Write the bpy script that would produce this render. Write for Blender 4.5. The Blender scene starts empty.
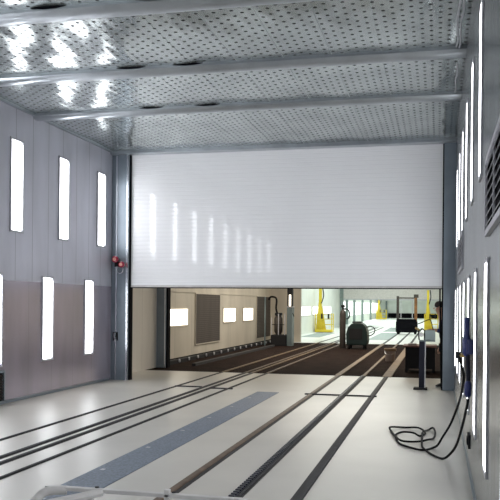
import bpy, bmesh, math, random
from mathutils import Vector, Matrix
random.seed(7)
sc = bpy.context.scene
C = sc.collection
PI = math.pi

# ------------------------------------------------------------------ camera, world, lights, exposure
cam_d = bpy.data.cameras.new('camera')
cam = bpy.data.objects.new('camera', cam_d)
C.objects.link(cam)
cam_d.sensor_fit = 'HORIZONTAL'
cam_d.sensor_width = 36.0
cam_d.lens = 790.0 / 500.0 * 36.0
cam_d.shift_y = 54.4 / 500.0
cam_d.clip_start = 0.05
cam_d.clip_end = 300
YAW = math.atan(188 / 790)
ROLL = math.radians(0.5)
cam.matrix_world = (Matrix.Translation((0, 0, 1.6)) @ Matrix.Rotation(YAW, 4, 'Z')
                    @ Matrix.Rotation(PI / 2, 4, 'X') @ Matrix.Rotation(ROLL, 4, 'Z'))
sc.camera = cam

w = bpy.data.worlds.new('world')
sc.world = w
w.use_nodes = True
w.node_tree.nodes['Background'].inputs[0].default_value = (0.6, 0.65, 0.8, 1)
w.node_tree.nodes['Background'].inputs[1].default_value = 0.05

sc.view_settings.view_transform = 'Standard'
sc.view_settings.look = 'None'
sc.view_settings.gamma = 1
sc.view_settings.use_curve_mapping = False
sc.view_settings.exposure = 0.56
sc.cycles.max_bounces = 8
sc.cycles.diffuse_bounces = 5
sc.cycles.glossy_bounces = 4
sc.cycles.sample_clamp_indirect = 6

STRIP_UP = 6.5        # radiance of the wall strip lights
BAY2_W, BAY3_W, BAY4_W = 400, 560, 800


def area_light(name, loc, sx, sy, power, col=(1, 1, 1)):
    d = bpy.data.lights.new(name, 'AREA')
    d.shape = 'RECTANGLE'
    d.size, d.size_y = sx, sy
    d.energy = power
    d.color = col
    o = bpy.data.objects.new(name, d)
    C.objects.link(o)
    o.location = loc
    return o


area_light('bay_ceiling_light', (-3.2, 26, 4.7), 4, 10, BAY2_W, (1, .92, .8))
area_light('hall_ceiling_light', (-3.4, 46, 4.7), 5, 20, BAY3_W, (.95, 1, .97))
area_light('hall_ceiling_light', (-3.6, 80, 4.7), 5, 34, BAY4_W, (.93, 1, .97))


# ------------------------------------------------------------------ materials
def mat(name, col, rough=0.5, metal=0.0, var=0.0, vscale=3.0, bump=0.0, bscale=8.0, stretch=(1, 1, 1), coat=0.0, spec=0.5):
    m = bpy.data.materials.new(name)
    m.use_nodes = True
    nt = m.node_tree
    b = nt.nodes['Principled BSDF']
    b.inputs['Base Color'].default_value = (*col, 1)
    b.inputs['Roughness'].default_value = rough
    b.inputs['Metallic'].default_value = metal
    b.inputs['Specular IOR Level'].default_value = spec
    if coat:
        b.inputs['Coat Weight'].default_value = coat
        b.inputs['Coat Roughness'].default_value = 0.05
        b.inputs['Coat IOR'].default_value = 1.6
    if var or bump:
        g = nt.nodes.new('ShaderNodeNewGeometry')
        mp = nt.nodes.new('ShaderNodeMapping')
        mp.inputs['Scale'].default_value = stretch
        nt.links.new(g.outputs['Position'], mp.inputs[0])
    if var:
        n = nt.nodes.new('ShaderNodeTexNoise')
        n.inputs['Scale'].default_value = vscale
        n.inputs['Detail'].default_value = 5
        nt.links.new(mp.outputs[0], n.inputs['Vector'])
        r = nt.nodes.new('ShaderNodeValToRGB')
        r.color_ramp.elements[0].position = 0.3
        r.color_ramp.elements[1].position = 0.7
        r.color_ramp.elements[0].color = (*[c * (1 - var) for c in col], 1)
        r.color_ramp.elements[1].color = (*[min(1, c * (1 + var)) for c in col], 1)
        nt.links.new(n.outputs['Fac'], r.inputs[0])
        nt.links.new(r.outputs[0], b.inputs['Base Color'])
    if bump:
        n = nt.nodes.new('ShaderNodeTexNoise')
        n.inputs['Scale'].default_value = bscale
        n.inputs['Detail'].default_value = 2
        nt.links.new(mp.outputs[0], n.inputs['Vector'])
        bp = nt.nodes.new('ShaderNodeBump')
        bp.inputs['Strength'].default_value = bump
        bp.inputs['Distance'].default_value = 0.05
        nt.links.new(n.outputs['Fac'], bp.inputs['Height'])
        nt.links.new(bp.outputs[0], b.inputs['Normal'])
    return m


def emit(name, col, s):
    m = bpy.data.materials.new(name)
    m.use_nodes = True
    b = m.node_tree.nodes['Principled BSDF']
    b.inputs['Base Color'].default_value = (.8, .8, .8, 1)
    b.inputs['Emission Color'].default_value = (*col, 1)
    b.inputs['Emission Strength'].default_value = s
    return m


def M(nt, op, a, b=None, c=None):
    n = nt.nodes.new('ShaderNodeMath')
    n.operation = op
    for i, v in enumerate((a, b, c)):
        if v is None:
            continue
        if isinstance(v, (int, float)):
            n.inputs[i].default_value = v
        else:
            nt.links.new(v, n.inputs[i])
    return n.outputs[0]


def perforated():
    """galvanised sheet with staggered round holes and panel joints"""
    m = mat('perforated_steel', (.52, .55, .56), 0.3, 0.75, bump=0.9, bscale=1.2, stretch=(1.6, .5, 1))
    nt = m.node_tree
    b = nt.nodes['Principled BSDF']
    g = nt.nodes.new('ShaderNodeNewGeometry')
    s = nt.nodes.new('ShaderNodeSeparateXYZ')
    nt.links.new(g.outputs['Position'], s.inputs[0])
    x, y = s.outputs[0], s.outputs[1]
    PX, PY = 0.20, 0.165

    def dist(ox, oy):
        fx = M(nt, 'SUBTRACT', M(nt, 'FLOORED_MODULO', M(nt, 'ADD', x, ox), PX), PX / 2)
        fy = M(nt, 'SUBTRACT', M(nt, 'FLOORED_MODULO', M(nt, 'ADD', y, oy), PY), PY / 2)
        return M(nt, 'SQRT', M(nt, 'ADD', M(nt, 'MULTIPLY', fx, fx), M(nt, 'MULTIPLY', fy, fy)))
    d = M(nt, 'MINIMUM', dist(0, 0), dist(PX / 2, PY / 2))
    hole = M(nt, 'LESS_THAN', d, 0.021)
    seam = M(nt, 'LESS_THAN', M(nt, 'FLOORED_MODULO', M(nt, 'ADD', x, 0.1), .62), 0.010)
    mask = M(nt, 'MAXIMUM', hole, M(nt, 'MULTIPLY', seam, 0.35))
    n = nt.nodes.new('ShaderNodeTexNoise')
    n.inputs['Scale'].default_value = 1.4
    n.inputs['Detail'].default_value = 6
    nt.links.new(g.outputs['Position'], n.inputs['Vector'])
    r = nt.nodes.new('ShaderNodeValToRGB')
    r.color_ramp.elements[0].position = .3
    r.color_ramp.elements[1].position = .75
    r.color_ramp.elements[0].color = (.34, .375, .375, 1)
    r.color_ramp.elements[1].color = (.55, .60, .59, 1)
    nt.links.new(n.outputs['Fac'], r.inputs[0])
    mx = nt.nodes.new('ShaderNodeMix')
    mx.data_type = 'RGBA'
    nt.links.new(mask, mx.inputs['Factor'])
    nt.links.new(r.outputs[0], mx.inputs['A'])
    mx.inputs['B'].default_value = (.01, .01, .012, 1)
    nt.links.new(mx.outputs['Result'], b.inputs['Base Color'])
    nt.links.new(M(nt, 'MULTIPLY', M(nt, 'SUBTRACT', 1, mask), .75), b.inputs['Metallic'])
    nt.links.new(M(nt, 'ADD', M(nt, 'MULTIPLY', mask, .6), .2), b.inputs['Roughness'])
    return m


def seamed(name, col, rough, metal, axis, pitch, off, var=.12, vscale=2.0, stretch=(1, 1, .3), bump=.05, seamcol=.45, width=.012, coat=0.0):
    """sheet panels with a thin dark joint every pitch along axis"""
    m = mat(name, col, rough, metal, var=var, vscale=vscale, stretch=stretch, bump=bump, bscale=2.0, coat=coat)
    nt = m.node_tree
    b = nt.nodes['Principled BSDF']
    src = b.inputs['Base Color'].links[0].from_socket
    g = nt.nodes.new('ShaderNodeNewGeometry')
    s = nt.nodes.new('ShaderNodeSeparateXYZ')
    nt.links.new(g.outputs['Position'], s.inputs[0])
    mk = M(nt, 'LESS_THAN', M(nt, 'FLOORED_MODULO', M(nt, 'ADD', s.outputs[axis], off), pitch), width)
    mx = nt.nodes.new('ShaderNodeMix')
    mx.data_type = 'RGBA'
    nt.links.new(mk, mx.inputs['Factor'])
    nt.links.new(src, mx.inputs['A'])
    mx.inputs['B'].default_value = (*[c * seamcol for c in col], 1)
    nt.links.new(mx.outputs['Result'], b.inputs['Base Color'])
    return m


MT = dict(
    ceil=perforated(),
    beam=mat('beam_steel', (.38, .41, .44), .3, .8, var=.12, bump=.1, bscale=2.5),
    wall=seamed('galvanised_panel', (.56, .56, .63), .36, .35, 1, .55, .02),
    wall_low=seamed('stainless_panel', (.44, .40, .47), .2, .45, 1, .825, .4, bump=.04, seamcol=.7, width=.008),
    wall_right=seamed('right_panel', (.22, .235, .25), .24, .7, 1, .25, .0, var=.45, vscale=5, stretch=(1, 1, .25), bump=.12, seamcol=.35, width=.02),  # strong tone variation paints in the metal's streaky reflections
    post=mat('post_paint', (.22, .26, .30), .4, .35, var=.08),
    post_edge=mat('bright_edge', (.62, .65, .7), .25, .8),
    dark=mat('dark_gap', (.006, .006, .008), .9, spec=.05),
    shutter=seamed('shutter_white', (.95, .95, .965), .35, 0, 2, .085, 0, var=.01, bump=0, seamcol=.9, width=.006, coat=1),
    floor=mat('floor_epoxy', (.535, .51, .465), .36, 0, var=.07, vscale=.8, bump=.02, bscale=3),
    grit=mat('brown_grit', (.020, .0115, .009), .95, 0, spec=.05, var=.35, vscale=2.5, bump=.5, bscale=60),
    whitefloor=mat('white_floor', (.74, .77, .74), .3, 0, var=.05, vscale=.6),
    beige=seamed('beige_panel', (.52, .475, .405), .5, .1, 1, 1.5, .3, var=.12, vscale=1.5, seamcol=.75, width=.03),
    pale_panel=seamed('pale_panel', (.72, .68, .62), .5, 0, 1, 1.5, .3, var=.06, seamcol=.8, width=.02),
    white_wall=mat('white_wall', (.72, .77, .73), .45, 0, var=.05, vscale=1),
    filt=seamed('filter_mesh', (.075, .062, .055), .8, .1, 2, .06, 0, var=.2, seamcol=.55, width=.02),
    black=mat('black_steel', (.010, .010, .012), .7, 0, spec=.3),
    rubber=mat('black_rubber', (.005, .005, .006), .7, spec=.15),
    rail=mat('rail_steel', (.022, .02, .023), .75, .0, var=.3, vscale=12),
    rust=mat('rusty_rail', (.125, .08, .05), .6, .1, var=.3, vscale=9),
    tan=mat('tan_beam', (.19, .13, .075), .7, .0, var=.25, vscale=6),
    groove=mat('groove_dark', (.02, .018, .018), .7),
    chain=mat('chain_steel', (.035, .038, .055), .4, .3),
    grating=mat('grey_grating', (.17, .20, .25), .6, .3, var=.3, vscale=40),
    greygreen=mat('grey_green_strip', (.24, .30, .29), .6, 0, var=.2, vscale=8),
    lens=emit('lamp_lens', (.94, .965, 1), STRIP_UP),
    lamp_frame=mat('lamp_frame', (.46, .46, .50), .4, .1),
    warm=emit('warm_lit_pane', (1, .91, .74), 2.5),
    cool=emit('cool_lit_pane', (.93, 1, .98), 1.3),
    red=mat('red_plastic', (.30, .010, .04), .25, 0, coat=.5),
    amber=mat('amber_lens', (.8, .35, .3), .2),
    chrome=mat('chrome', (.75, .76, .78), .15, 1),
    blue=mat('dark_blue_plastic', (.012, .02, .11), .35),
    navy=mat('navy_cloth', (.008, .009, .02), .85),
    brass=mat('brass', (.6, .42, .15), .3, .9),
    white=mat('white_paint', (.62, .60, .585), .4, 0, var=.08, vscale=9),
    yellow=mat('yellow_paint', (.62, .49, .03), .4, 0, var=.1),
    green=mat('dark_green_paint', (.006, .018, .017), .4, .1, var=.2),
    cylinder=mat('cylinder_paint', (.055, .045, .04), .45, .2, var=.2),
    teal=mat('grey_teal', (.13, .17, .18), .45, .2, var=.1),
    grey=mat('grey_box', (.30, .36, .35), .4, .1),
    orange=mat('rusty_orange', (.22, .10, .035), .6, .2, var=.5, vscale=7),
    redbrown=mat('red_brown', (.17, .075, .055), .6, 0, var=.2),
    bucket=mat('bucket_plastic', (.26, .21, .19), .5, 0, var=.15),
    skin=mat('skin', (.50, .28, .19), .5),
    hair=mat('hair_dark', (.02, .015, .012), .6),
    shoe=mat('shoe_black', (.012, .012, .013), .5),
    sole=mat('shoe_sole', (.55, .55, .52), .6),
)


# ------------------------------------------------------------------ mesh helpers
class MB:
    def __init__(s):
        s.bm = bmesh.new()

    def box(s, lo, hi, bev=0.0):
        lo, hi = Vector(lo), Vector(hi)
        g = bmesh.ops.create_cube(s.bm, size=1)
        vs = g['verts']
        for v in vs:
            v.co = Vector([(lo[i] + hi[i]) / 2 + v.co[i] * (hi[i] - lo[i]) for i in range(3)])
        if bev:
            es = list({e for v in vs for e in v.link_edges})
            bmesh.ops.bevel(s.bm, geom=es, offset=bev, segments=2, profile=.6, affect='EDGES')
        return s

    def prism(s, pts, axis, a, b):
        """polygon in the plane normal to axis, extruded from a to b"""
        def P(p, t):
            q = list(p)
            q.insert(axis, t)
            return q
        va = [s.bm.verts.new(P(p, a)) for p in pts]
        vb = [s.bm.verts.new(P(p, b)) for p in pts]
        n = len(pts)
        s.bm.faces.new(va[::-1])
        s.bm.faces.new(vb)
        for i in range(n):
            s.bm.faces.new((va[i], va[(i + 1) % n], vb[(i + 1) % n], vb[i]))
        return s

    def tube(s, pts, r, n=8, closed=False):
        pts = [Vector(p) for p in pts]
        rs = r if isinstance(r, (list, tuple)) else [r] * len(pts)
        rings = []
        up = None
        for i, p in enumerate(pts):
            if closed:
                t = (pts[(i + 1) % len(pts)] - pts[i - 1]).normalized()
            else:
                t = (pts[min(i + 1, len(pts) - 1)] - pts[max(i - 1, 0)]).normalized()
            if up is None:
                up = Vector((0, 0, 1)) if abs(t.z) < .9 else Vector((1, 0, 0))
            u = (up - t * up.dot(t))
            if u.length < 1e-4:
                u = t.orthogonal()
            u.normalize()
            up = u
            v = t.cross(u)
            rings.append([s.bm.verts.new(p + (u * math.cos(2 * PI * k / n) + v * math.sin(2 * PI * k / n)) * rs[i]) for k in range(n)])
        m = len(rings)
        for i in range(m if closed else m - 1):
            a, b = rings[i], rings[(i + 1) % m]
            for k in range(n):
                s.bm.faces.new((a[k], a[(k + 1) % n], b[(k + 1) % n], b[k]))
        if not closed:
            s.bm.faces.new(rings[0][::-1])
            s.bm.faces.new(rings[-1])
        return s

    def lathe(s, prof, c, n=20):
        """profile of (radius, z) around a vertical axis at c"""
        rings = []
        for r, z in prof:
            rings.append([s.bm.verts.new((c[0] + r * math.cos(2 * PI * k / n), c[1] + r * math.sin(2 * PI * k / n), c[2] + z)) for k in range(n)])
        for a, b in zip(rings, rings[1:]):
            for k in range(n):
                s.bm.faces.new((a[k], a[(k + 1) % n], b[(k + 1) % n], b[k]))
        s.bm.faces.new(rings[0][::-1])
        s.bm.faces.new(rings[-1])
        return s

    def build(s, name, m, parent=None, smooth=False):
        me = bpy.data.meshes.new(name)
        bmesh.ops.recalc_face_normals(s.bm, faces=s.bm.faces)
        s.bm.to_mesh(me)
        s.bm.free()
        me.materials.append(m)
        if smooth:
            for p in me.polygons:
                p.use_smooth = True
            try:
                me.set_sharp_from_angle(angle=math.radians(40))
            except Exception:
                pass
        o = bpy.data.objects.new(name, me)
        C.objects.link(o)
        adopt(o, parent)
        return o


def adopt(o, parent):
    """parent o, keeping its mesh where it was laid out in room coordinates"""
    if parent:
        root = parent
        while root.parent:
            root = root.parent
        o.data.transform(Matrix.Translation(-root.location))
        o.parent = parent


def tag(o, label, cat, group=None):
    o['label'] = label
    o['category'] = cat
    if group:
        o['group'] = group
    return o


def thing(name, label, cat, loc, group=None):
    o = bpy.data.objects.new(name, None)
    C.objects.link(o)
    o.location = loc
    o.empty_display_size = .2
    return tag(o, label, cat, group)


def struct(o):
    o['kind'] = 'structure'
    return o


def copy_tree(o, delta, parent=None):
    c = o.copy()
    C.objects.link(c)
    if parent:
        c.parent = parent
    else:
        c.location = Vector(o.location) + Vector(delta)
    for ch in o.children:
        copy_tree(ch, delta, c)
    return c


def smooth_path(pts, k=6, closed=False):
    P = [Vector(p) for p in pts]
    out = []
    n = len(P)
    for i in range(n - 1):
        p0, p1, p2, p3 = P[max(i - 1, 0)], P[i], P[i + 1], P[min(i + 2, n - 1)]
        for j in range(k):
            t = j / k
            out.append(.5 * ((2 * p1) + (p2 - p0) * t + (2 * p0 - 5 * p1 + 4 * p2 - p3) * t * t + (3 * p1 - p0 - 3 * p2 + p3) * t ** 3))
    out.append(P[-1])
    return out


# ------------------------------------------------------------------ the setting
XL, XR, YD, ZC = -6.65, 0.31, 15.4, 4.8
Y0 = -3.0
PIT0, PIT1 = 17.9, 33.2
struct(MB().box((-7.8, Y0 - .2, -.2), (1.6, PIT0, 0)).build('floor', MT['floor']))
struct(MB().box((-7.8, PIT0, -.2), (1.6, PIT1, -.012)).build('floor', MT['grit']))
struct(MB().box((-7.8, PIT1, -.2), (1.6, 104, 0)).build('floor', MT['whitefloor']))


def ceiling():
    """perforated sheets that sag a little between the beams"""
    bm = bmesh.new()
    nx, ny = 56, 150
    x0, x1, y0, y1 = XL - .02, XR + .02, Y0, YD + .05
    rnd = [[random.uniform(-1, 1) for _ in range(20)] for _ in range(12)]
    vs = []
    for j in range(ny + 1):
        y = y0 + (y1 - y0) * j / ny
        row = []
        ph = ((y - 7.88) / 2.16) % 1.0
        for i in range(nx + 1):
            x = x0 + (x1 - x0) * i / nx
            sag = math.sin(PI * ph) * .012 + .006 * math.sin(x * 5.1 + y * .7) * math.sin(y * 2.9 + x * .8) + .004 * math.sin(x * 9 + 1.3 * y)
            row.append(bm.verts.new((x, y, ZC - .025 - sag)))
        vs.append(row)
    for j in range(ny):
        for i in range(nx):
            bm.faces.new((vs[j][i], vs[j][i + 1], vs[j + 1][i + 1], vs[j + 1][i]))
    r = bmesh.ops.extrude_face_region(bm, geom=list(bm.faces))
    for v in [g for g in r['geom'] if isinstance(g, bmesh.types.BMVert)]:
        v.co.z = ZC + .12
    m = MB()
    m.bm.free()
    m.bm = bm
    return struct(m.build('ceiling', MT['ceil'], smooth=True))


ceiling()
for i, y in enumerate((-.6, 1.5, 3.6, 5.7, 7.88, 10.1, 12.2)):
    b = MB().prism([(y - .15, ZC + .02), (y - .15, 4.735), (y - .11, 4.70), (y - .04, 4.685), (y + .04, 4.685), (y + .11, 4.70), (y + .15, 4.735), (y + .15, ZC + .02)], 0, XL, XR)
    f = struct(b.build('trim_%d' % (i + 1), MT['beam'], None, True))
    gaps = {3: (-4.1, -2.9), 4: (-4.05, -3.25), 5: (-4.55, -3.6)}.get(i - 1, ())
    for gx in gaps:      # sprung sheet edges: open slits above the beam
        MB().prism([(gx - .2, 4.764), (gx - .05, 4.748), (gx + .1, 4.75), (gx + .22, 4.766), (gx + .1, 4.775), (gx - .1, 4.775)], 1, y - .165, y - .15).build('sheet_gap', MT['dark'], f)

# left wall: upper galvanised sheets, lower stainless sheets
struct(MB().box((XL - .2, Y0, 1.95), (XL, YD + .1, ZC + .1)).build('wall_left', MT['wall']))
struct(MB().box((XL - .2, Y0, 0), (XL, YD + .1, 1.95)).build('wall_left', MT['wall_low']))
struct(MB().box((XL, Y0, 0), (XL + .015, YD - .1, .05)).build('baseboard_left', MT['post']))
struct(MB().box((XL, Y0, ZC - .07), (XL + .05, YD - .1, ZC)).build('trim_8', MT['beam']))
struct(MB().box((XR, Y0, 0), (XR + .2, YD + .22, ZC + .1)).build('wall_right', MT['wall_right']))
struct(MB().box((XR - .012, Y0, 0), (XR, YD, .06)).build('baseboard_right', MT['post']))
struct(MB().box((XL - .2, Y0 - .2, 0), (XR + .2, Y0, ZC + .1)).build('wall_back', MT['wall']))

# door frame
DXL, DXR = -6.25, 0.07
SH = 1.92
f = struct(MB().box((XL, YD, 0), (DXL - .03, YD + .22, ZC), .004).build('trim_9', MT['post']))
MB().box((DXL - .075, YD - .012, 0), (DXL - .03, YD, ZC - .05)).build('bright_edge', MT['post_edge'], f)
MB().box((XL + .10, YD - .02, 0), (XL + .13, YD, ZC - .05)).build('channel', MT['post_edge'], f)
MB().box((DXL - .03, YD + .06, 0), (DXL, YD + .2, ZC)).build('guide_slot', MT['dark'], f)
f = struct(MB().box((DXR + .025, YD, 0), (XR, YD + .22, ZC), .004).build('trim_10', MT['post']))
MB().box((DXR, YD + .06, 0), (DXR + .025, YD + .2, ZC)).build('guide_slot', MT['dark'], f)
f2 = MB().box((.185, YD - .014, .92), (.235, YD, 1.83), .004).build('cover_plate', MT['post'], f)
f = struct(MB().box((XL, YD - .12, 4.69), (XR, YD + .25, ZC + .02), .01).build('trim_11', MT['beam']))
for k, (xa, ya, yb) in enumerate(((.19, 7.9, 9.9), (.225, 8.2, 9.95), (.215, 10.6, 12.0))):
    lab = ('pale ceiling cable at the right edge, farthest from the right wall', 'pale ceiling cable at the right edge, closest to the right wall', 'short pale ceiling cable between the second and third beams from the photo top')[k]
    pts = [(xa, ya, 4.75), (xa + .012, ya + .4, 4.735), (xa - .006, (ya + yb) / 2, 4.735), (xa + .01, yb - .3, 4.735), (xa, yb, 4.75)]
    tag(MB().tube(smooth_path(pts), .011, 6).build('ceiling_cable', MT['lamp_frame'], None, True), lab, 'cable')
# roller shutter
d = bpy.data.objects.new('door_1', None)
C.objects.link(d)
struct(d)
sb = MB()
z = SH + .06
prof = []
while z < 4.72:
    zz = min(z + .085, 4.74)
    sb.prism([(YD + .10, z), (YD + .093, z + .006), (YD + .093, zz - .006), (YD + .10, zz), (YD + .125, zz), (YD + .125, z)], 0, DXL, DXR)
    z = zz
sb.build('curtain', MT['shutter'], d)
MB().box((DXL, YD + .085, SH + .02), (DXR, YD + .14, SH + .06)).build('bottom_bar', MT['white'], d)
MB().box((DXL, YD + .09, SH), (DXR, YD + .135, SH + .02)).build('rubber_seal', MT['rubber'], d)

# bay behind the shutter
struct(MB().box((-7.05, YD + .22, 0), (-6.85, 18.75, 5)).build('wall_left', MT['pale_panel']))
f = struct(MB().box((-6.86, 18.7, 0), (-6.60, 18.95, 5), .005).build('trim_12', MT['post']))
MB().box((-6.64, 18.68, 0), (-6.61, 18.70, 5)).build('bright_edge', MT['post_edge'], f)
MB().box((-6.60, 18.72, 0), (-6.565, 18.93, 5)).build('guide_slot', MT['dark'], f)
struct(MB().box((-7.25, 18.95, 0), (-7.05, 33.6, 5)).build('wall_left', MT['beige']))
struct(MB().box((-7.05, 18.95, 1.93), (-7.03, 33.5, 1.97)).build('trim_13', MT['beige']))
struct(MB().box((-7.05, 18.95, 0), (-6.98, 33.5, .10)).build('baseboard_left', MT['dark']))
struct(MB().box((.6, YD + .3, 0), (.8, 104, 5)).build('wall_right', MT['beige']))
struct(MB().box((-7.8, YD + .25, ZC), (1.0, 104, ZC + .2)).build('ceiling', MT['white_wall']))
struct(MB().box((-7.25, 33.6, 0), (-5.75, 33.8, 5)).build('wall_left', MT['beige']))
struct(MB().box((-7.3, 33.8, 0), (-7.1, 58.8, 5)).build('wall_left', MT['white_wall']))
# second shutter, part raised, and the far hall
d2 = bpy.data.objects.new('door_2', None)
d2.location = (0, 0, 0)
C.objects.link(d2)
struct(d2)
MB().box((-7.1, 58.8, 2.08), (.6, 58.9, 5)).build('curtain', MT['white'], d2)
MB().box((-7.1, 58.78, 2.0), (.6, 58.92, 2.08)).build('bottom_bar', MT['lamp_frame'], d2)
struct(MB().box((-7.1, 58.7, 0), (-6.85, 59, 5)).build('trim_14', MT['greygreen']))
struct(MB().box((-7.7, 59, 0), (-7.5, 104, 5)).build('wall_left', MT['white_wall']))
struct(MB().box((-7.7, 104, 0), (.8, 104.2, 5)).build('wall_end', MT['white_wall']))
struct(MB().box((-6.3, 103.8, .0), (.6, 104, .62)).build('baseboard_end', MT['dark']))
for k, y in enumerate((62, 66, 72, 80, 90)):
    struct(MB().box((-7.5, y, 0), (-7.3, y + .3, 5)).build('trim_%d' % (15 + k), MT['greygreen']))
struct(MB().box((-6.6, 103.6, 0), (-6.4, 103.8, 2.2)).build('trim_20', MT['teal']))

# lit and filter panels of the bay wall
WN = [0]


def window(y0, y1, z0, z1, x, m, fm):
    WN[0] += 1
    o = struct(MB().box((x, y0 - .06, z0 - .05), (x + .02, y1 + .06, z1 + .05)).build('window_%d' % WN[0], fm))
    MB().box((x + .02, y0, z0), (x + .03, y1, z1)).build('lit_pane', m, o)


for y0, y1 in ((20.15, 21.75), (25.75, 27.25), (28.55, 30.0)):
    window(y0, y1, 1.0, 1.45, -7.05, MT['warm'], MT['beige'])
for y0, y1 in ((36.5, 40), (41, 44.6), (45.6, 49), (50, 53.5)):
    window(y0, y1, 1.03, 1.5, -7.1, MT['cool'], MT['white'])
for y0, y1 in ((63, 65.6), (67, 71.6), (73, 79), (81, 89), (91, 102)):
    window(y0, y1, .7, 1.9, -7.5, MT['cool'], MT['white'])

for k, (y0, y1, z0, z1, lab) in enumerate(((22.55, 25.2, .40, 1.9, 'tall dark exhaust filter panel between the lit squares of the beige bay wall'),
                                          (30.7, 33.3, .25, 1.92, 'dark exhaust filter panel at the far end of the beige bay wall'))):
    o = thing('filter_panel', lab, 'filter panel', (-7.05, (y0 + y1) / 2, z0), 'filter panels in the beige wall')
    MB().box((-7.05, y0, z0), (-7.02, y1, z1)).build('mesh', MT['filt'], o)
    fr = MB()
    for a, b in (((y0 - .03, z0 - .03), (y1 + .03, z0)), ((y0 - .03, z1), (y1 + .03, z1 + .03)), ((y0 - .03, z0), (y0, z1)), ((y1, z0), (y1 + .03, z1))):
        fr.box((-7.05, a[0], a[1]), (-7.015, b[0], b[1]))
    fr.build('frame', MT['beige'], o)

# ------------------------------------------------------------------ strip lights on the side walls
ORD = ['nearest', 'second from', 'third from', 'fourth from', 'fifth from', 'sixth from', 'seventh from', 'eighth from', 'ninth from', 'tenth from']


def strip_light(x, y, z0, z1, sx, label, group):
    """slim fluorescent fixture; sx = +1 faces into the room from the left wall"""
    o = thing('strip_light', label, 'light', (x, y, z0), group)
    hw = .175 if sx > 0 else .14
    fr = MB()
    t, pr = .032, (.022 if sx > 0 else .013)
    for a, b in (((y - hw - t, z0 - t), (y + hw + t, z0)), ((y - hw - t, z1), (y + hw + t, z1 + t)), ((y - hw - t, z0), (y - hw, z1)), ((y + hw, z0), (y + hw + t, z1))):
        fr.box((min(x, x + sx * pr), a[0], a[1]), (max(x, x + sx * pr), b[0], b[1]))
    fr.build('frame', MT['lamp_frame'], o)
    c = .05
    pts = [(y - hw + c, z0), (y + hw - c, z0), (y + hw, z0 + c), (y + hw, z1 - c), (y + hw - c, z1), (y - hw + c, z1), (y - hw, z1 - c), (y - hw, z0 + c)]
    MB().prism(pts, 0, min(x, x + sx * .012), max(x, x + sx * .012)).build('lens', MT['lens'], o)
    return o


def light_row(x, sx, ys, z0, z1, row, group):
    first = None
    for k, y in enumerate(ys):
        lab = '%s white strip light, %s the roller shutter' % (row, ORD[k])
        if first is None:
            first = strip_light(x, y, z0, z1, sx, lab, group)
        else:
            c = copy_tree(first, (0, y - ys[0], 0))
            c['label'] = lab


light_row(XL, 1, [14.85 - 1.65 * k for k in range(10)], 2.76, 4.21, 'upper left-wall', 'strip lights high on the left wall')  # both left rows run on out of view, lengthened to brighten the camera end
light_row(XL, 1, [14.3 - 1.68 * k for k in range(10)], .62, 2.03, 'lower left-wall', 'strip lights low on the left wall')
light_row(XR, -1, [13.75 - 1.5 * k for k in range(6)] + [2.4, .9, -.6], 2.60, 3.88, 'upper right-wall', 'strip lights high on the right wall')  # strips after the gap are unseen, added to brighten the near floor
light_row(XR, -1, [14.32 - 1.5 * k for k in range(10)], .55, 1.88, 'lower right-wall', 'strip lights low on the right wall')  # strips closest to the camera are out of view, added for light there


# ------------------------------------------------------------------ louvred vents
def louvre(x, y0, y1, z0, z1, sx, label, dz, depth=.05):
    o = thing('louvre_vent', label, 'vent', (x, (y0 + y1) / 2, z0))
    X = lambda a: x + sx * a
    bx = lambda m, a, b, ya, yb, za, zb: m.box((min(X(a), X(b)), ya, za), (max(X(a), X(b)), yb, zb))
    bx(MB(), 0, .008, y0, y1, z0, z1).build('backing', MT['dark'], o)
    fr = MB()
    t = .035
    bx(fr, 0, depth, y0 - t, y1 + t, z0 - t, z0)
    bx(fr, 0, depth, y0 - t, y1 + t, z1, z1 + t)
    bx(fr, 0, depth, y0 - t, y0, z0, z1)
    bx(fr, 0, depth, y1, y1 + t, z0, z1)
    n = max(1, int((y1 - y0) / .6))
    for k in range(1, n):
        ym = y0 + (y1 - y0) * k / n
        bx(fr, .0, depth * .8, ym - .012, ym + .012, z0, z1)
    fr.build('frame', MT['lamp_frame'] if sx < 0 else MT['post'], o)
    zz = z0 + dz * .5
    while zz < z1 - dz * .4:
        s = MB()
        s.prism([(X(.006), zz + .022), (X(.008), zz + .028), (X(depth * .85), zz + .004), (X(depth * .85), zz - .002)], 1, y0, y1)
        s.build('slat', MT['lamp_frame'] if sx < 0 else MT['cylinder'], o)
        zz += dz
    return o


louvre(XR, 3.2, 5.25, 2.08, 2.50, -1, 'near louvred vent high on the right wall, cut by the photo edge', .06, .025)
louvre(XR, 10.4, 12.3, 2.12, 2.52, -1, 'small far louvred vent on the right wall between two rows of lights', .06, .025)
louvre(XL, 10.5, 11.15, .06, .50, 1, 'dark louvred vent low on the left wall by the photo edge', .045)

# ------------------------------------------------------------------ rails in the floor
PITRAILS = 'pit'


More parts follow.
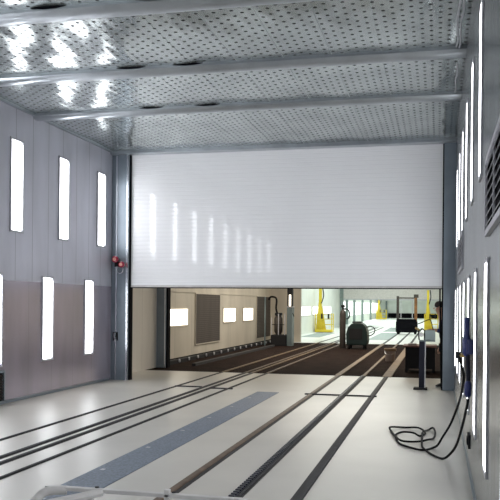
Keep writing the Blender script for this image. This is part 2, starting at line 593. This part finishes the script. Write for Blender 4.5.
def floor_rail(x, y0, head_w, groove_w, hm, label, pit_w, pit_m, far=True, chain=False, goff=0.0):
    o = thing('floor_rail', label, 'rail', (x, y0, 0), 'rails set in the floor')
    MB().box((x - groove_w / 2 + goff, y0, 0), (x + groove_w / 2 + goff, PIT0, .003)).build('groove', MT['groove'], o)
    hb = MB()
    hb.prism([(x - head_w / 2, .003), (x - head_w / 2, .010), (x - head_w * .3, .016), (x + head_w * .3, .016), (x + head_w / 2, .010), (x + head_w / 2, .003)], 1, y0, PIT0)
    hb.build('rail_head', hm, o)
    if chain:
        teeth = [(y0, .012)]
        y = y0 + .02
        while y < PIT0 - .1:
            teeth += [(y, .018), (y, .032), (y + .035, .032), (y + .035, .018)]
            y += .075
        teeth += [(PIT0, .018), (PIT0, .012)]
        ch = MB().prism(teeth, 0, x - head_w * .5, x + head_w * .12)
        ch.build('chain', MT['chain'], o)
    MB().box((x - pit_w / 2, PIT0, -.012), (x + pit_w / 2, PIT1, .012)).build('pit_beam', pit_m, o)
    if far:
        MB().box((x - .05, PIT1, 0), (x + .05, 58, .006)).build('far_rail', MT['rail'], o)


floor_rail(-4.92, 4, .04, .06, MT['rail'], 'thin dark floor rail nearest the left wall', .05, MT['tan'])
floor_rail(-4.37, 4, .06, .10, MT['rail'], 'dark floor rail, left of the close pair on the left track', .05, MT['rust'])
floor_rail(-4.21, 4, .06, .10, MT['rail'], 'dark floor rail, right of the close pair on the left track', .05, MT['tan'])
floor_rail(-3.85, 4, .04, .06, MT['rail'], 'thin dark floor rail between the close pair and the grey grating', .05, MT['rust'])
floor_rail(-2.2, 4.3, .07, .11, MT['rust'], 'brown rusty floor rail right of the long grey grating', .13, MT['tan'], goff=.025)
floor_rail(-1.62, 4.3, .08, .12, MT['rail'], 'dark chain rail in the middle of the right track', .07, MT['tan'], chain=True)
floor_rail(-1.10, 4.3, .06, .10, MT['rail'], 'rightmost dark floor rail, nearest the coiled hose', .2, MT['tan'], goff=-.015)

for (xa, ya, xb, yb, lab) in ((-4.94, 14.55, -4.40, 14.5, 'short dark cross bar between the leftmost thin rail and the close pair'),
                              (-4.20, 14.4, -3.75, 14.36, 'short dark cross bar between close pair and right-hand thin rail'),
                              (-2.3, 13.97, -1.03, 13.9, 'long dark cross bar across the right track near the pit')):
    tag(MB().box((xa, ya - .03, .0), (xb, ya + .03, .020)).build('tie_bar', MT['rail']), lab, 'bar', 'cross bars between the rails')

o = thing('floor_grating', 'long grey-blue floor grating strip between the two tracks', 'grating', (-3.0, 9, 0))
MB().box((-3.2, 3.2, 0), (-2.8, 14.1, .006)).build('panel', MT['grating'], o)
for y in (5.85, 7.04, 8.25, 9.47, 10.66, 11.9, 13.1):
    MB().box((-3.13, y - .025, .006), (-3.09, y + .025, .010)).build('lifting_lug', MT['lamp_frame'], o)
for (xa, xb, ya, yb, lab) in ((-6.7, -5.7, 38.9, 45, 'grey-green floor strip under the yellow lift by the white wall'),
                              (-3.2, -2.25, 37.2, 47, 'grey-green floor strip behind the green welding machine'),
                              (-3.3, -2.35, 49, 58, 'far grey-green floor strip left of the forklift')):
    tag(MB().box((xa, ya, 0), (xb, yb, .006)).build('floor_mat', MT['greygreen']), lab, 'floor strip')

# roller track along the foot of the bay wall
o = thing('roller_track', 'dark roller track along the foot of the beige bay wall', 'track', (-6.9, 26, 0))
MB().box((-6.96, 19.3, -.012), (-6.82, 33, .09)).build('bed', MT['black'], o)
for k in range(15):
    y = 20.4 + k * .85
    MB().tube([(-6.82, y, .06), (-6.79, y, .06)], .045, 10).build('roller', MT['lamp_frame'], o)
tag(MB().box((-6.2, 19.6, -.012), (-6.1, 29.8, .06)).build('steel_curb', MT['rail']), 'low dark steel curb in the pit beside the roller track', 'curb')

# ------------------------------------------------------------------ siren and latch on the left door post
o = thing('alarm_beacon', 'twin red alarm beacon on the left door post', 'alarm', (-6.48, YD, 2.35))
MB().box((-6.56, YD - .06, 2.36), (-6.39, YD, 2.46), .008).build('bracket', MT['black'], o)
for x, z, r in ((-6.51, 2.51, .07), (-6.37, 2.40, .065)):
    a = MB()
    a.tube([(x, YD - .02, z), (x, YD - .08, z), (x, YD - .15, z), (x, YD - .17, z)], [r * .7, r, r, r * .6], 16)
    hb = a.build('beacon_body', MT['red'], o, True)
    MB().tube([(x, YD - .17, z), (x, YD - .19, z)], r * .5, 12).build('lens', MT['amber'], hb)
MB().tube(smooth_path([(-6.50, YD - .05, 2.37), (-6.50, YD - .06, 2.27), (-6.44, YD - .06, 2.22), (-6.38, YD - .06, 2.25), (-6.37, YD - .05, 2.33)]), .010, 6).build('cable', MT['chrome'], o)
o = thing('door_latch', 'small chrome latch low on the left door post', 'latch', (-6.54, YD, .86))
MB().box((-6.60, YD - .02, .82), (-6.49, YD, 1.0), .005).build('plate', MT['black'], o)
MB().tube([(-6.55, YD - .03, .98), (-6.55, YD - .05, .9), (-6.52, YD - .05, .86)], .018, 8).build('lever', MT['chrome'], o)
MB().tube([(-6.53, YD - .04, .80), (-6.53, YD - .04, .85)], .025, 8).build('padlock', MT['chrome'], o)

# ------------------------------------------------------------------ air unit, hose and socket on the right wall
AY = 7.4
o = thing('air_regulator', 'dark blue air regulator with brass tap on the right wall', 'air regulator', (.27, AY, 1.1))
MB().box((.262, AY - .10, 1.17), (XR, AY + .10, 1.30), .008).build('mount', MT['blue'], o)
MB().lathe([(.02, 0), (.036, .02), (.04, .06), (.04, .15), (.03, .18), (.024, .2), (.024, .33), (.012, .35)], (.255, AY, 1.15), 16).build('filter_body', MT['blue'], o, True)
t = MB().tube([(.25, AY, 1.17), (.225, AY + .06, 1.15), (.20, AY + .12, 1.15)], .018, 8).build('tap', MT['brass'], o)
MB().box((.165, AY + .09, 1.12), (.205, AY + .14, 1.18), .004).build('tap_handle', MT['black'], t)
MB().tube([(.265, AY, 1.17), (.270, AY - .02, 1.0), (.272, AY - .03, .91)], .02, 8).build('pipe', MT['navy'], o)
MB().lathe([(.015, 0), (.03, .02), (.034, .12), (.02, .15)], (.268, AY - .04, .78), 14).build('drain_bowl', MT['blue'], o, True)

hz = .014
floor_pts = [(-0.04, 9.08), (-0.14, 8.9), (-0.27, 9.0), (-0.4, 9.2), (-0.46, 9.48), (-0.49, 9.82), (-0.47, 9.99), (-0.4, 10.04), (-0.28, 9.92), (-0.2, 9.85), (-0.14, 10.05), (-0.23, 10.35), (-0.4, 10.49), (-0.55, 10.41), (-0.59, 10.24), (-0.55, 10.06), (-0.49, 9.7), (-0.41, 9.33), (-0.32, 9.41), (-0.19, 9.39), (-0.1, 9.47), (-0.04, 9.72), (-0.02, 10.09), (-0.05, 10.4), (-0.11, 10.35), (-0.17, 10.1), (-0.17, 9.62), (-0.16, 9.13), (-0.11, 8.87), (-0.04, 8.63), (0.06, 8.46)]
hp = [(.20, AY + .15, 1.12), (.22, 7.65, 1.04), (.245, 7.8, .94), (.24, 8.0, .80), (.222, 8.25, .65), (.182, 8.5, .485), (.135, 8.7, .33), (.055, 8.85, .165), (.01, 8.95, .07)]
for i, (x, y) in enumerate(floor_pts):
    hp.append((x, y, hz + .012 * (i % 3) * (1 if 5 < i < 28 else 0)))
hp += [(.132, 8.35, .085), (.19, 8.1, .224), (.233, 7.8, .448), (.256, 7.5, .638), (.266, AY - .0, .72), (.268, AY - .04, .765)]
tag(MB().tube(smooth_path(hp, 6), .0125, 8).build('air_hose', MT['rubber'], None, True), 'black air hose hanging from the right wall and coiled on the floor', 'hose')
o = thing('wall_socket', 'small black socket low on the right wall', 'socket', (XR, 7.9, .3))
MB().box((XR - .02, 7.8, .24), (XR, 8.03, .37), .004).build('plate', MT['black'], o)
MB().box((XR - .03, 7.85, .27), (XR - .02, 7.98, .34), .003).build('cover', MT['dark'], o)

# ------------------------------------------------------------------ white trolley frame at the bottom edge
TX0, TX1, TY0, TY1, TZ = -2.05, -.95, 3.05, 3.9, .60
o = thing('frame_trolley', 'white tubular steel trolley frame cut by the bottom edge of the photo', 'trolley', ((TX0 + TX1) / 2, (TY0 + TY1) / 2, 0))
a = MB()
a.box((TX0, TY1 - .02, TZ - .006), (TX1, TY1 + .02, TZ + .014), .004)
a.box((TX0, TY0 - .02, TZ - .012), (TX1, TY0 + .02, TZ + .018), .004)
a.box((TX1 - .02, TY0, TZ - .012), (TX1 + .02, TY1, TZ + .018), .004)
a.build('top_frame', MT['white'], o)
a = MB().tube(smooth_path([(TX0 + .12, TY1, TZ - .005), (TX0 + .02, TY1 - .05, TZ - .01), (TX0 - .01, TY1 - .18, TZ - .05), (TX0 - .01, TY0 + .1, TZ - .05), (TX0 + .05, TY0, TZ - .01)]), .024, 10)
a.build('push_handle', MT['white'], o, True)
MB().tube([(TX0 + .10, TY1 - .30, TZ - .02), (TX0 + .33, TY1 - .02, TZ)], .022, 8).build('brace', MT['white'], o)
MB().box((TX0 + .16, TY1 - .015, TZ - .075), (TX1, TY1 + .015, TZ - .05)).build('lower_rail', MT['white'], o)
for x in (-1.79, -1.36):
    MB().box((x - .014, TY1 - .02, TZ - .45), (x + .014, TY1 + .012, TZ + .035 if x > -1.5 else TZ), .003).build('upright', MT['white'], o)
    MB().box((x - .02, TY0 - .02, TZ - .45), (x + .02, TY0 + .02, TZ), .003).build('upright', MT['white'], o)
    MB().tube([(x + .035, TY1 + .0, TZ + .019), (x + .035, TY1, TZ + .024)], .012, 8).build('bolt', MT['black'], o)
MB().box((TX0 + .05, TY0, .13), (TX1, TY1, .17)).build('deck', MT['teal'], o)
for x in (TX0 + .2, TX1 - .15):
    for y in (TY0 + .1, TY1 - .1):
        wh = MB().tube([(x - .02, y, .065), (x + .02, y, .065)], .065, 14).build('caster', MT['rubber'], o)

# ------------------------------------------------------------------ things in the bays
# control pedestal under the shutter
px, py = -.285, 15.5
o = thing('control_pedestal', 'slim control pedestal with grey box under the right end of the shutter', 'pedestal', (px, py, 0))
MB().box((px - .16, py - .13, 0), (px + .10, py + .13, .035), .006).build('base_plate', MT['black'], o)
MB().box((px - .06, py - .05, .035), (px + .045, py + .05, .92), .004).build('post', MT['navy'], o)
MB().box((px + .045, py - .055, .035), (px + .068, py - .02, .93)).build('edge_strip', MT['chrome'], o)
MB().box((px - .06, py - .06, .92), (px + .24, py + .08, .945), .004).build('shelf', MT['teal'], o)
MB().box((px + .05, py - .05, .945), (px + .24, py + .08, 1.14), .02).build('control_box', MT['grey'], o)
fr = MB().tube([(px - .06, py, .945), (px - .08, py, 1.12), (px + .0, py, 1.16), (px + .04, py, 1.13), (px + .04, py, .945)], .014, 8)
h = fr.build('handle_frame', MT['black'], o)
MB().tube([(px - .02, py - .02, 1.05), (px - .02, py + .01, 1.05)], .045, 12).build('gauge', MT['white'], o)
MB().tube([(px - .06, py - .01, 1.14), (px - .13, py - .03, 1.18)], .02, 8).build('nozzle', MT['brass'], o)
MB().tube(smooth_path([(px + .2, py, 1.14), (px + .16, py, 1.30), (px + .12, py, 1.34), (px - .02, py, 1.28), (px - .17, py, 1.22)]), .009, 6).build('cable', MT['rubber'], o)

tag(MB().tube(smooth_path([(.05, YD + .25, 2.5), (.035, YD + .24, 1.9), (.04, YD + .24, 1.6), (.055, YD + .235, 1.2), (.06, YD + .235, .6), (.075, YD + .235, .02)]), .016, 8).build('hanging_cable', MT['rubber'], None, True),
    'black cable hanging behind the right door post', 'cable')

# work bench
o = thing('work_bench', 'dark low bench with red-brown top behind the pedestal', 'bench', (-.45, 19.8, 0))
MB().box((-.82, 19.45, .60), (-.02, 20.3, .64), .006).build('top', MT['redbrown'], o)
MB().box((-.72, 19.5, .08), (-.08, 20.25, .60)).build('cabinet', MT['black'], o)
for x in (-.76, -.12):
    for y in (19.48, 20.2):
        MB().box((x, y, -.012), (x + .06, y + .06, .60)).build('leg', MT['black'], o)
tag(MB().box((-.7, 19.6, .64), (-.5, 19.8, .68), .005).build('tool_tray', MT['bucket']), 'small pale tray on the left of the bench top', 'tray')

# bucket in the pit
o = thing('bucket', 'grey plastic bucket with tan rim standing in the brown pit', 'bucket', (-1.33, 23.1, -.012))
bz = -.012
MB().lathe([(.12, 0), (.13, .01), (.155, .33), (.145, .33), (.12, .03)], (-1.33, 23.1, bz), 20).build('body', MT['bucket'], o, True)
MB().lathe([(.155, .31), (.175, .32), (.175, .38), (.15, .385), (.13, .36)], (-1.33, 23.1, bz), 20).build('rim', MT['tan'], o, True)
MB().tube(smooth_path([(-1.49, 23.1, bz + .33), (-1.45, 22.96, bz + .24), (-1.33, 22.92, bz + .2), (-1.21, 22.96, bz + .24), (-1.17, 23.1, bz + .33)]), .006, 6).build('wire_handle', MT['chrome'], o)

# gas cylinder and welding machine
gx, gy = -3.5, 29.9
o = thing('gas_cylinder', 'tall dark gas cylinder standing beside the green welding machine', 'gas cylinder', (gx, gy, -.012))
MB().lathe([(.11, 0), (.115, .02), (.115, 1.26), (.10, 1.36), (.06, 1.43), (.04, 1.45)], (gx, gy, -.012), 20).build('body', MT['cylinder'], o, True)
MB().lathe([(.03, 0), (.035, .02), (.035, .08), (.075, .09), (.08, .17), (.03, .19)], (gx, gy, 1.43), 14).build('valve', MT['black'], o, True)
MB().tube([(gx, gy, 1.46), (gx + .12, gy - .03, 1.46)], .03, 10).build('regulator', MT['black'], o)
MB().tube(smooth_path([(gx + .12, gy - .03, 1.46), (gx + .22, gy - .03, 1.40), (gx + .26, gy - .03, 1.25), (gx + .22, gy - .02, 1.12), (gx + .13, gy - .02, 1.08)]), .028, 8).build('hose', MT['green'], o)

wx0, wx1, wy0, wy1 = -3.29, -2.49, 29.1, 29.9
o = thing('welding_machine', 'dark green rounded welding machine on wheels beside the gas cylinder', 'machine', ((wx0 + wx1) / 2, 28.9, -.012))
prof = [(wx0 + .02, .14), (wx0, .55), (wx0 + .06, .78), (wx0 + .2, .92), (wx0 + .32, .97), (wx1 - .22, .95), (wx1 - .1, .84), (wx1 - .02, .62), (wx1, .3), (wx1 - .04, .14)]
b = MB().prism(prof, 1, wy0, wy1)
bmesh.ops.bevel(b.bm, geom=list(b.bm.edges), offset=.035, segments=2, profile=.6, affect='EDGES')
b.build('housing', MT['green'], o)
MB().box((wx0 + .12, wy0 - .015, .35), (wx1 - .2, wy0, .75), .004).build('front_panel', MT['black'], o)
MB().box((wx0 + .22, wy0 + .1, .95), (wx1 - .25, wy1 - .1, 1.0), .01).build('top_lid', MT['black'], o)
for x in (wx0 + .12, wx1 - .14):
    for y in (wy0 + .1, wy1 - .1):
        MB().tube([(x - .035, y, .085), (x + .035, y, .085)], .097, 16).build('wheel', MT['rubber'], o)
        MB().box((x - .05, y - .03, .08), (x + .05, y + .03, .2)).build('wheel_bracket', MT['black'], o)
MB().tube(smooth_path([(wx1 - .08, wy0 + .2, .80), (wx1 + .1, wy0 + .2, .83), (wx1 + .23, wy0 + .2, .74), (wx1 + .22, wy0 + .2, .60), (wx1 + .1, wy0 + .2, .50), (wx1 - .02, wy0 + .2, .48)]), .018, 8).build('tow_handle', MT['black'], o, True)

# blasting machine and cabinet at the left pit edge
o = thing('blasting_machine', 'dark blasting machine with arched black hose beside the tall grey cabinet', 'machine', (-6.0, 30.6, -.012))
MB().box((-6.35, 30.2, -.012), (-5.76, 31.0, .42), .02).build('base_tank', MT['black'], o)
MB().lathe([(.10, .42), (.17, .55), (.17, 1.05), (.12, 1.15), (.05, 1.2)], (-6.12, 30.6, 0), 16).build('pressure_vessel', MT['cylinder'], o, True)
MB().box((-6.24, 30.45, 1.17), (-5.98, 30.7, 1.28), .01).build('valve_block', MT['black'], o)
MB().tube(smooth_path([(-6.16, 30.55, 1.25), (-6.2, 30.5, 1.45), (-6.18, 30.5, 1.75), (-6.24, 30.5, 1.88), (-6.42, 30.5, 1.90), (-6.5, 30.5, 1.78)]), .038, 10).build('hose', MT['rubber'], o, True)
for x in (-6.32, -6.05, -5.80):
    MB().tube([(x, 30.25, .42), (x, 30.25, 1.25 if x > -6.1 else 1.1)], .018, 8).build('guard_post', MT['lamp_frame'], o)
MB().tube([(-6.32, 30.25, .82), (-5.80, 30.25, .82)], .014, 8).build('guard_rail', MT['black'], o)
MB().tube([(-6.6, 30.3, .0), (-6.6, 30.3, 1.9)], .03, 8).build('standpipe', MT['teal'], o)

o = thing('control_cabinet', 'tall grey-teal cabinet at the left edge of the white hall', 'cabinet', (-5.55, 30.5, -.012))
MB().box((-5.73, 30.3, -.012), (-5.53, 30.8, 1.5), .012).build('body', MT['teal'], o)
MB().box((-5.72, 30.285, .15), (-5.54, 30.3, 1.44), .004).build('door', MT['teal'], o)
MB().box((-5.75, 30.28, 1.5), (-5.50, 30.82, 1.53), .004).build('top_cap', MT['lamp_frame'], o)
MB().tube([(-5.53, 30.4, 1.26), (-5.48, 30.36, 1.22), (-5.46, 30.36, 1.14)], .02, 8).build('lever', MT['black'], o)
fr = MB()
fr.box((-5.74, 30.4, 1.53), (-5.68, 30.6, 2.3))
fr.box((-5.59, 30.4, 1.53), (-5.53, 30.6, 2.3))
fr.box((-5.68, 30.4, 2.0), (-5.59, 30.6, 2.3))
fr.build('light_column', MT['black'], o)
MB().box((-5.68, 30.48, 1.55), (-5.59, 30.52, 1.99)).build('lit_tube', MT['warm'], o)


# yellow wall lifts
def lift(x0, y, s, label, mast=True):
    o = thing('personnel_lift', label, 'lift', (x0 + .5 * s, y, 0), 'yellow personnel lifts')
    X = lambda a: x0 + a * s
    MB().box((X(0), y - .4, .02), (X(1), y + .4, .16), .02).build('base', MT['yellow'], o)
    MB().box((X(.05), y - .42, 0), (X(.95), y + .42, .02)).build('skid', MT['black'], o)
    for a in (.03, .97):
        for yy in (y - .37, y + .37):
            MB().box((X(a) - .025, yy - .025, .16), (X(a) + .025, yy + .025, 1.1)).build('corner_post', MT['yellow'], o)
    r = MB()
    for zz in (.45, .78, 1.08):
        for yy in (y - .37, y + .37):
            r.box((X(.03), yy - .018, zz - .018), (X(.97), yy + .018, zz + .018))
    r.build('guard_rail', MT['yellow'], o)
    MB().prism([(X(.02), .16), (X(.60), .16), (X(.40), 1.3), (X(.30), 1.75), (X(.16), 1.75), (X(.12), 1.2)], 1, y - .06, y + .06).build('gusset', MT['yellow'], o)
    MB().box((X(.18), y - .1, .16), (X(.34), y + .1, 2.6)).build('mast', MT['yellow'], o)
    MB().box((X(.36), y - .45, .8), (X(.46), y - .38, 1.1), .01).build('control_box', MT['black'], o)
    MB().box((X(.74), y - .45, .8), (X(.84), y - .38, 1.1), .01).build('control_box', MT['black'], o)
    MB().tube(smooth_path([(X(.4), y - .1, 2.6), (X(.46), y - .1, 2.2), (X(.40), y - .1, 1.9), (X(.33), y - .1, 1.7)]), .03, 8).build('cable', MT['rubber'], o)
    return o


lift(-7.0, 46.2, 1.02, 'yellow lift on the mat by the white wall, left of the gas cylinder')
lift(-.83, 51, .85, 'yellow lift beside the right door post, behind the pedestal')
lift(-7.0, 93, 1.2, 'farthest yellow lift, seen between the welding machine and the stacker truck')

# forklift
fx0, fx1, fy = -2.30, -1.12, 45.0
o = thing('stacker_truck', 'dark stacker truck with rusty mast standing on the white floor', 'stacker truck', ((fx0 + fx1) / 2, fy, 0))
MB().box((fx0, fy, .10), (fx1, fy + 1.1, .72), .05).build('chassis', MT['dark'], o)
MB().box((fx0 + .05, fy + .05, .72), (fx1 - .05, fy + .9, .85), .03).build('cover', MT['dark'], o)
MB().box((fx0 + .03, fy + .1, .72), (fx0 + .17, fy + .3, 2.14), .01).build('mast', MT['cylinder'], o)
MB().box((fx1 - .17, fy + .1, .72), (fx1 - .01, fy + .3, 2.18), .01).build('mast', MT['orange'], o)
MB().box((fx0 + .05, fy + .12, 2.0), (fx1 - .05, fy + .26, 2.07)).build('crossbar', MT['cylinder'], o)
MB().box((fx1 - .2, fy + .05, 2.05), (fx1 + .06, fy + .35, 2.24), .02).build('head', MT['cylinder'], o)
MB().box((fx0 + .26, fy + .15, .85), (fx0 + .30, fy + .2, 2.0)).build('guard_bar', MT['lamp_frame'], o)
MB().box((fx1 - .3, fy + .15, .85), (fx1 - .25, fy + .2, 2.0)).build('guard_bar', MT['lamp_frame'], o)
for x in (fx0 + .12, fx1 - .12):
    for y in (fy + .2, fy + .95):
        MB().tube([(x - .06, y, .12), (x + .06, y, .12)], .12, 14).build('wheel', MT['rubber'], o)


# ------------------------------------------------------------------ worker behind the right door post
def skin(name, nodes, edges, m, parent=None, root=0, sub=2):
    bm = bmesh.new()
    vs = [bm.verts.new(p[:3]) for p in nodes]
    for a, b in edges:
        bm.edges.new((vs[a], vs[b]))
    me = bpy.data.meshes.new(name)
    bm.verts.layers.skin.verify()
    bm.to_mesh(me)
    bm.free()
    sv = me.skin_vertices[0].data
    for i, p in enumerate(nodes):
        r = p[3]
        sv[i].radius = (r, p[4] if len(p) > 4 else r)
        sv[i].use_root = (i == root)
    me.materials.append(m)
    o = bpy.data.objects.new(name, me)
    C.objects.link(o)
    o.modifiers.new('skin', 'SKIN').use_smooth_shade = True
    s = o.modifiers.new('subdivision', 'SUBSURF')
    s.levels = s.render_levels = sub
    adopt(o, parent)
    return o


PX, PY = .165, 16.04
o = thing('person', 'person in dark blue work clothes stooping behind the right door post', 'person', (PX, PY, 0))
# body: pelvis, spine, neck, head, arms with fingers, legs (faces -x, stooping)
N = [(PX, PY, .90, .13), (PX - .01, PY, 1.06, .12), (PX - .02, PY, 1.22, .14), (PX - .06, PY, 1.36, .11), (PX - .10, PY, 1.43, .055), (PX - .13, PY, 1.50, .085), (PX - .15, PY, 1.60, .09)]
Eg = [(i, i + 1) for i in range(6)]


def add(chain, start):
    k = len(N)
    prev = start
    for p in chain:
        N.append(p)
        Eg.append((prev, len(N) - 1))
        prev = len(N) - 1
    return prev


for s in (-1, 1):
    a = add([(PX, PY + s * .09, .80, .085), (PX - (.02 if s < 0 else -.04), PY + s * .10, .48, .058), (PX + (.02 if s < 0 else .08), PY + s * .10, .10, .04), (PX - (.10 if s < 0 else .02), PY + s * .10, .045, .035)], 0)
    if s < 0:      # near arm reaches to the pedestal
        wv = add([(PX - .05, PY - .17, 1.32, .055), (PX - .04, PY - .21, 1.10, .042), (PX - .20, PY - .24, 1.13, .034), (PX - .27, PY - .25, 1.135, .024)], 3)
        base, d0 = (PX - .30, PY - .25, 1.135), -1
    else:
        wv = add([(PX - .05, PY + .17, 1.32, .055), (PX - .02, PY + .2, 1.06, .042), (PX - .10, PY + .2, .86, .034), (PX - .12, PY + .2, .78, .024)], 3)
        base, d0 = (PX - .13, PY + .2, .75), 0
    palm = add([(*base, .024)], wv)
    for k, L in enumerate((.075, .085, .08, .06)):
        off = (k - 1.5) * .021
        if d0:
            add([(base[0] - .035, base[1] + off, base[2] + .004, .010), (base[0] - .035 - L * .55, base[1] + off, base[2] - .006, .009), (base[0] - .03 - L * .8, base[1] + off, base[2] - .03, .008)], palm)
        else:
            add([(base[0] + off, base[1], base[2] - .035, .010), (base[0] + off, base[1] + .004, base[2] - .035 - L * .55, .009), (base[0] + off, base[1] - .015, base[2] - .03 - L * .9, .008)], palm)
    add([(base[0] - .0, base[1] + .035, base[2] - .01, .011), (base[0] - .035, base[1] + .05, base[2] - .02, .009)], palm)
body = skin('body', N, Eg, MT['skin'], o)
hx, hy, hz_ = PX - .145, PY, 1.575
face = MB()
for s in (-1, 1):
    face.lathe([(.004, -.012), (.011, -.006), (.012, 0), (.011, .006), (.004, .012)], (hx - .082, hy + s * .033, hz_ + .005), 8)
face.build('eyes', MT['white'], o)
MB().prism([(hx - .085, hz_ + .01), (hx - .118, hz_ - .03), (hx - .085, hz_ - .04)], 1, hy - .013, hy + .013).build('nose', MT['skin'], o)
MB().box((hx - .088, hy - .025, hz_ - .068), (hx - .076, hy + .025, hz_ - .058), .003).build('mouth', MT['amber'], o)
for s in (-1, 1):
    MB().lathe([(.006, -.03), (.016, -.015), (.018, .01), (.008, .03)], (hx + .01, hy + s * .088, hz_), 8).build('ear', MT['skin'], o)
MB().lathe([(.092, .0), (.100, .04), (.09, .085), (.06, .115), (.02, .125)], (hx + .012, hy, hz_), 16).build('hair', MT['hair'], o, True)
# clothing
CN = [(PX, PY, .90, .15), (PX - .01, PY, 1.06, .138), (PX - .02, PY, 1.22, .158), (PX - .06, PY, 1.35, .12)]
CE = [(0, 1), (1, 2), (2, 3)]
k = 4
for s in (-1, 1):
    if s < 0:
        arm = [(PX - .05, PY - .17, 1.32, .068), (PX - .04, PY - .21, 1.10, .055), (PX - .20, PY - .24, 1.13, .045)]
    else:
        arm = [(PX - .05, PY + .17, 1.32, .068), (PX - .02, PY + .2, 1.06, .055), (PX - .10, PY + .2, .86, .045)]
    prev = 3
    for p in arm:
        CN.append(p)
        CE.append((prev, len(CN) - 1))
        prev = len(CN) - 1
skin('jacket', CN, CE, MT['blue'], o)
TN = [(PX, PY, .90, .145)]
TE = []
for s in (-1, 1):
    prev = 0
    for p in [(PX, PY + s * .09, .78, .10), (PX - (.02 if s < 0 else -.04), PY + s * .10, .48, .075), (PX + (.02 if s < 0 else .08), PY + s * .10, .12, .06)]:
        TN.append(p)
        TE.append((prev, len(TN) - 1))
        prev = len(TN) - 1
skin('trousers', TN, TE, MT['navy'], o)
for s, xa in ((-1, PX - .0), (1, PX + .06)):
    y = PY + s * .10
    sh = MB().prism([(xa - .20, .02), (xa - .20, .05), (xa - .12, .085), (xa - .03, .13), (xa + .08, .13), (xa + .09, .02)], 1, y - .045, y + .045)
    bmesh.ops.bevel(sh.bm, geom=list(sh.bm.edges), offset=.012, segments=2, profile=.6, affect='EDGES')
    sh = sh.build('shoe', MT['shoe'], o)
    MB().box((xa - .205, y - .05, 0), (xa + .095, y + .05, .022), .005).build('sole', MT['sole'], sh)
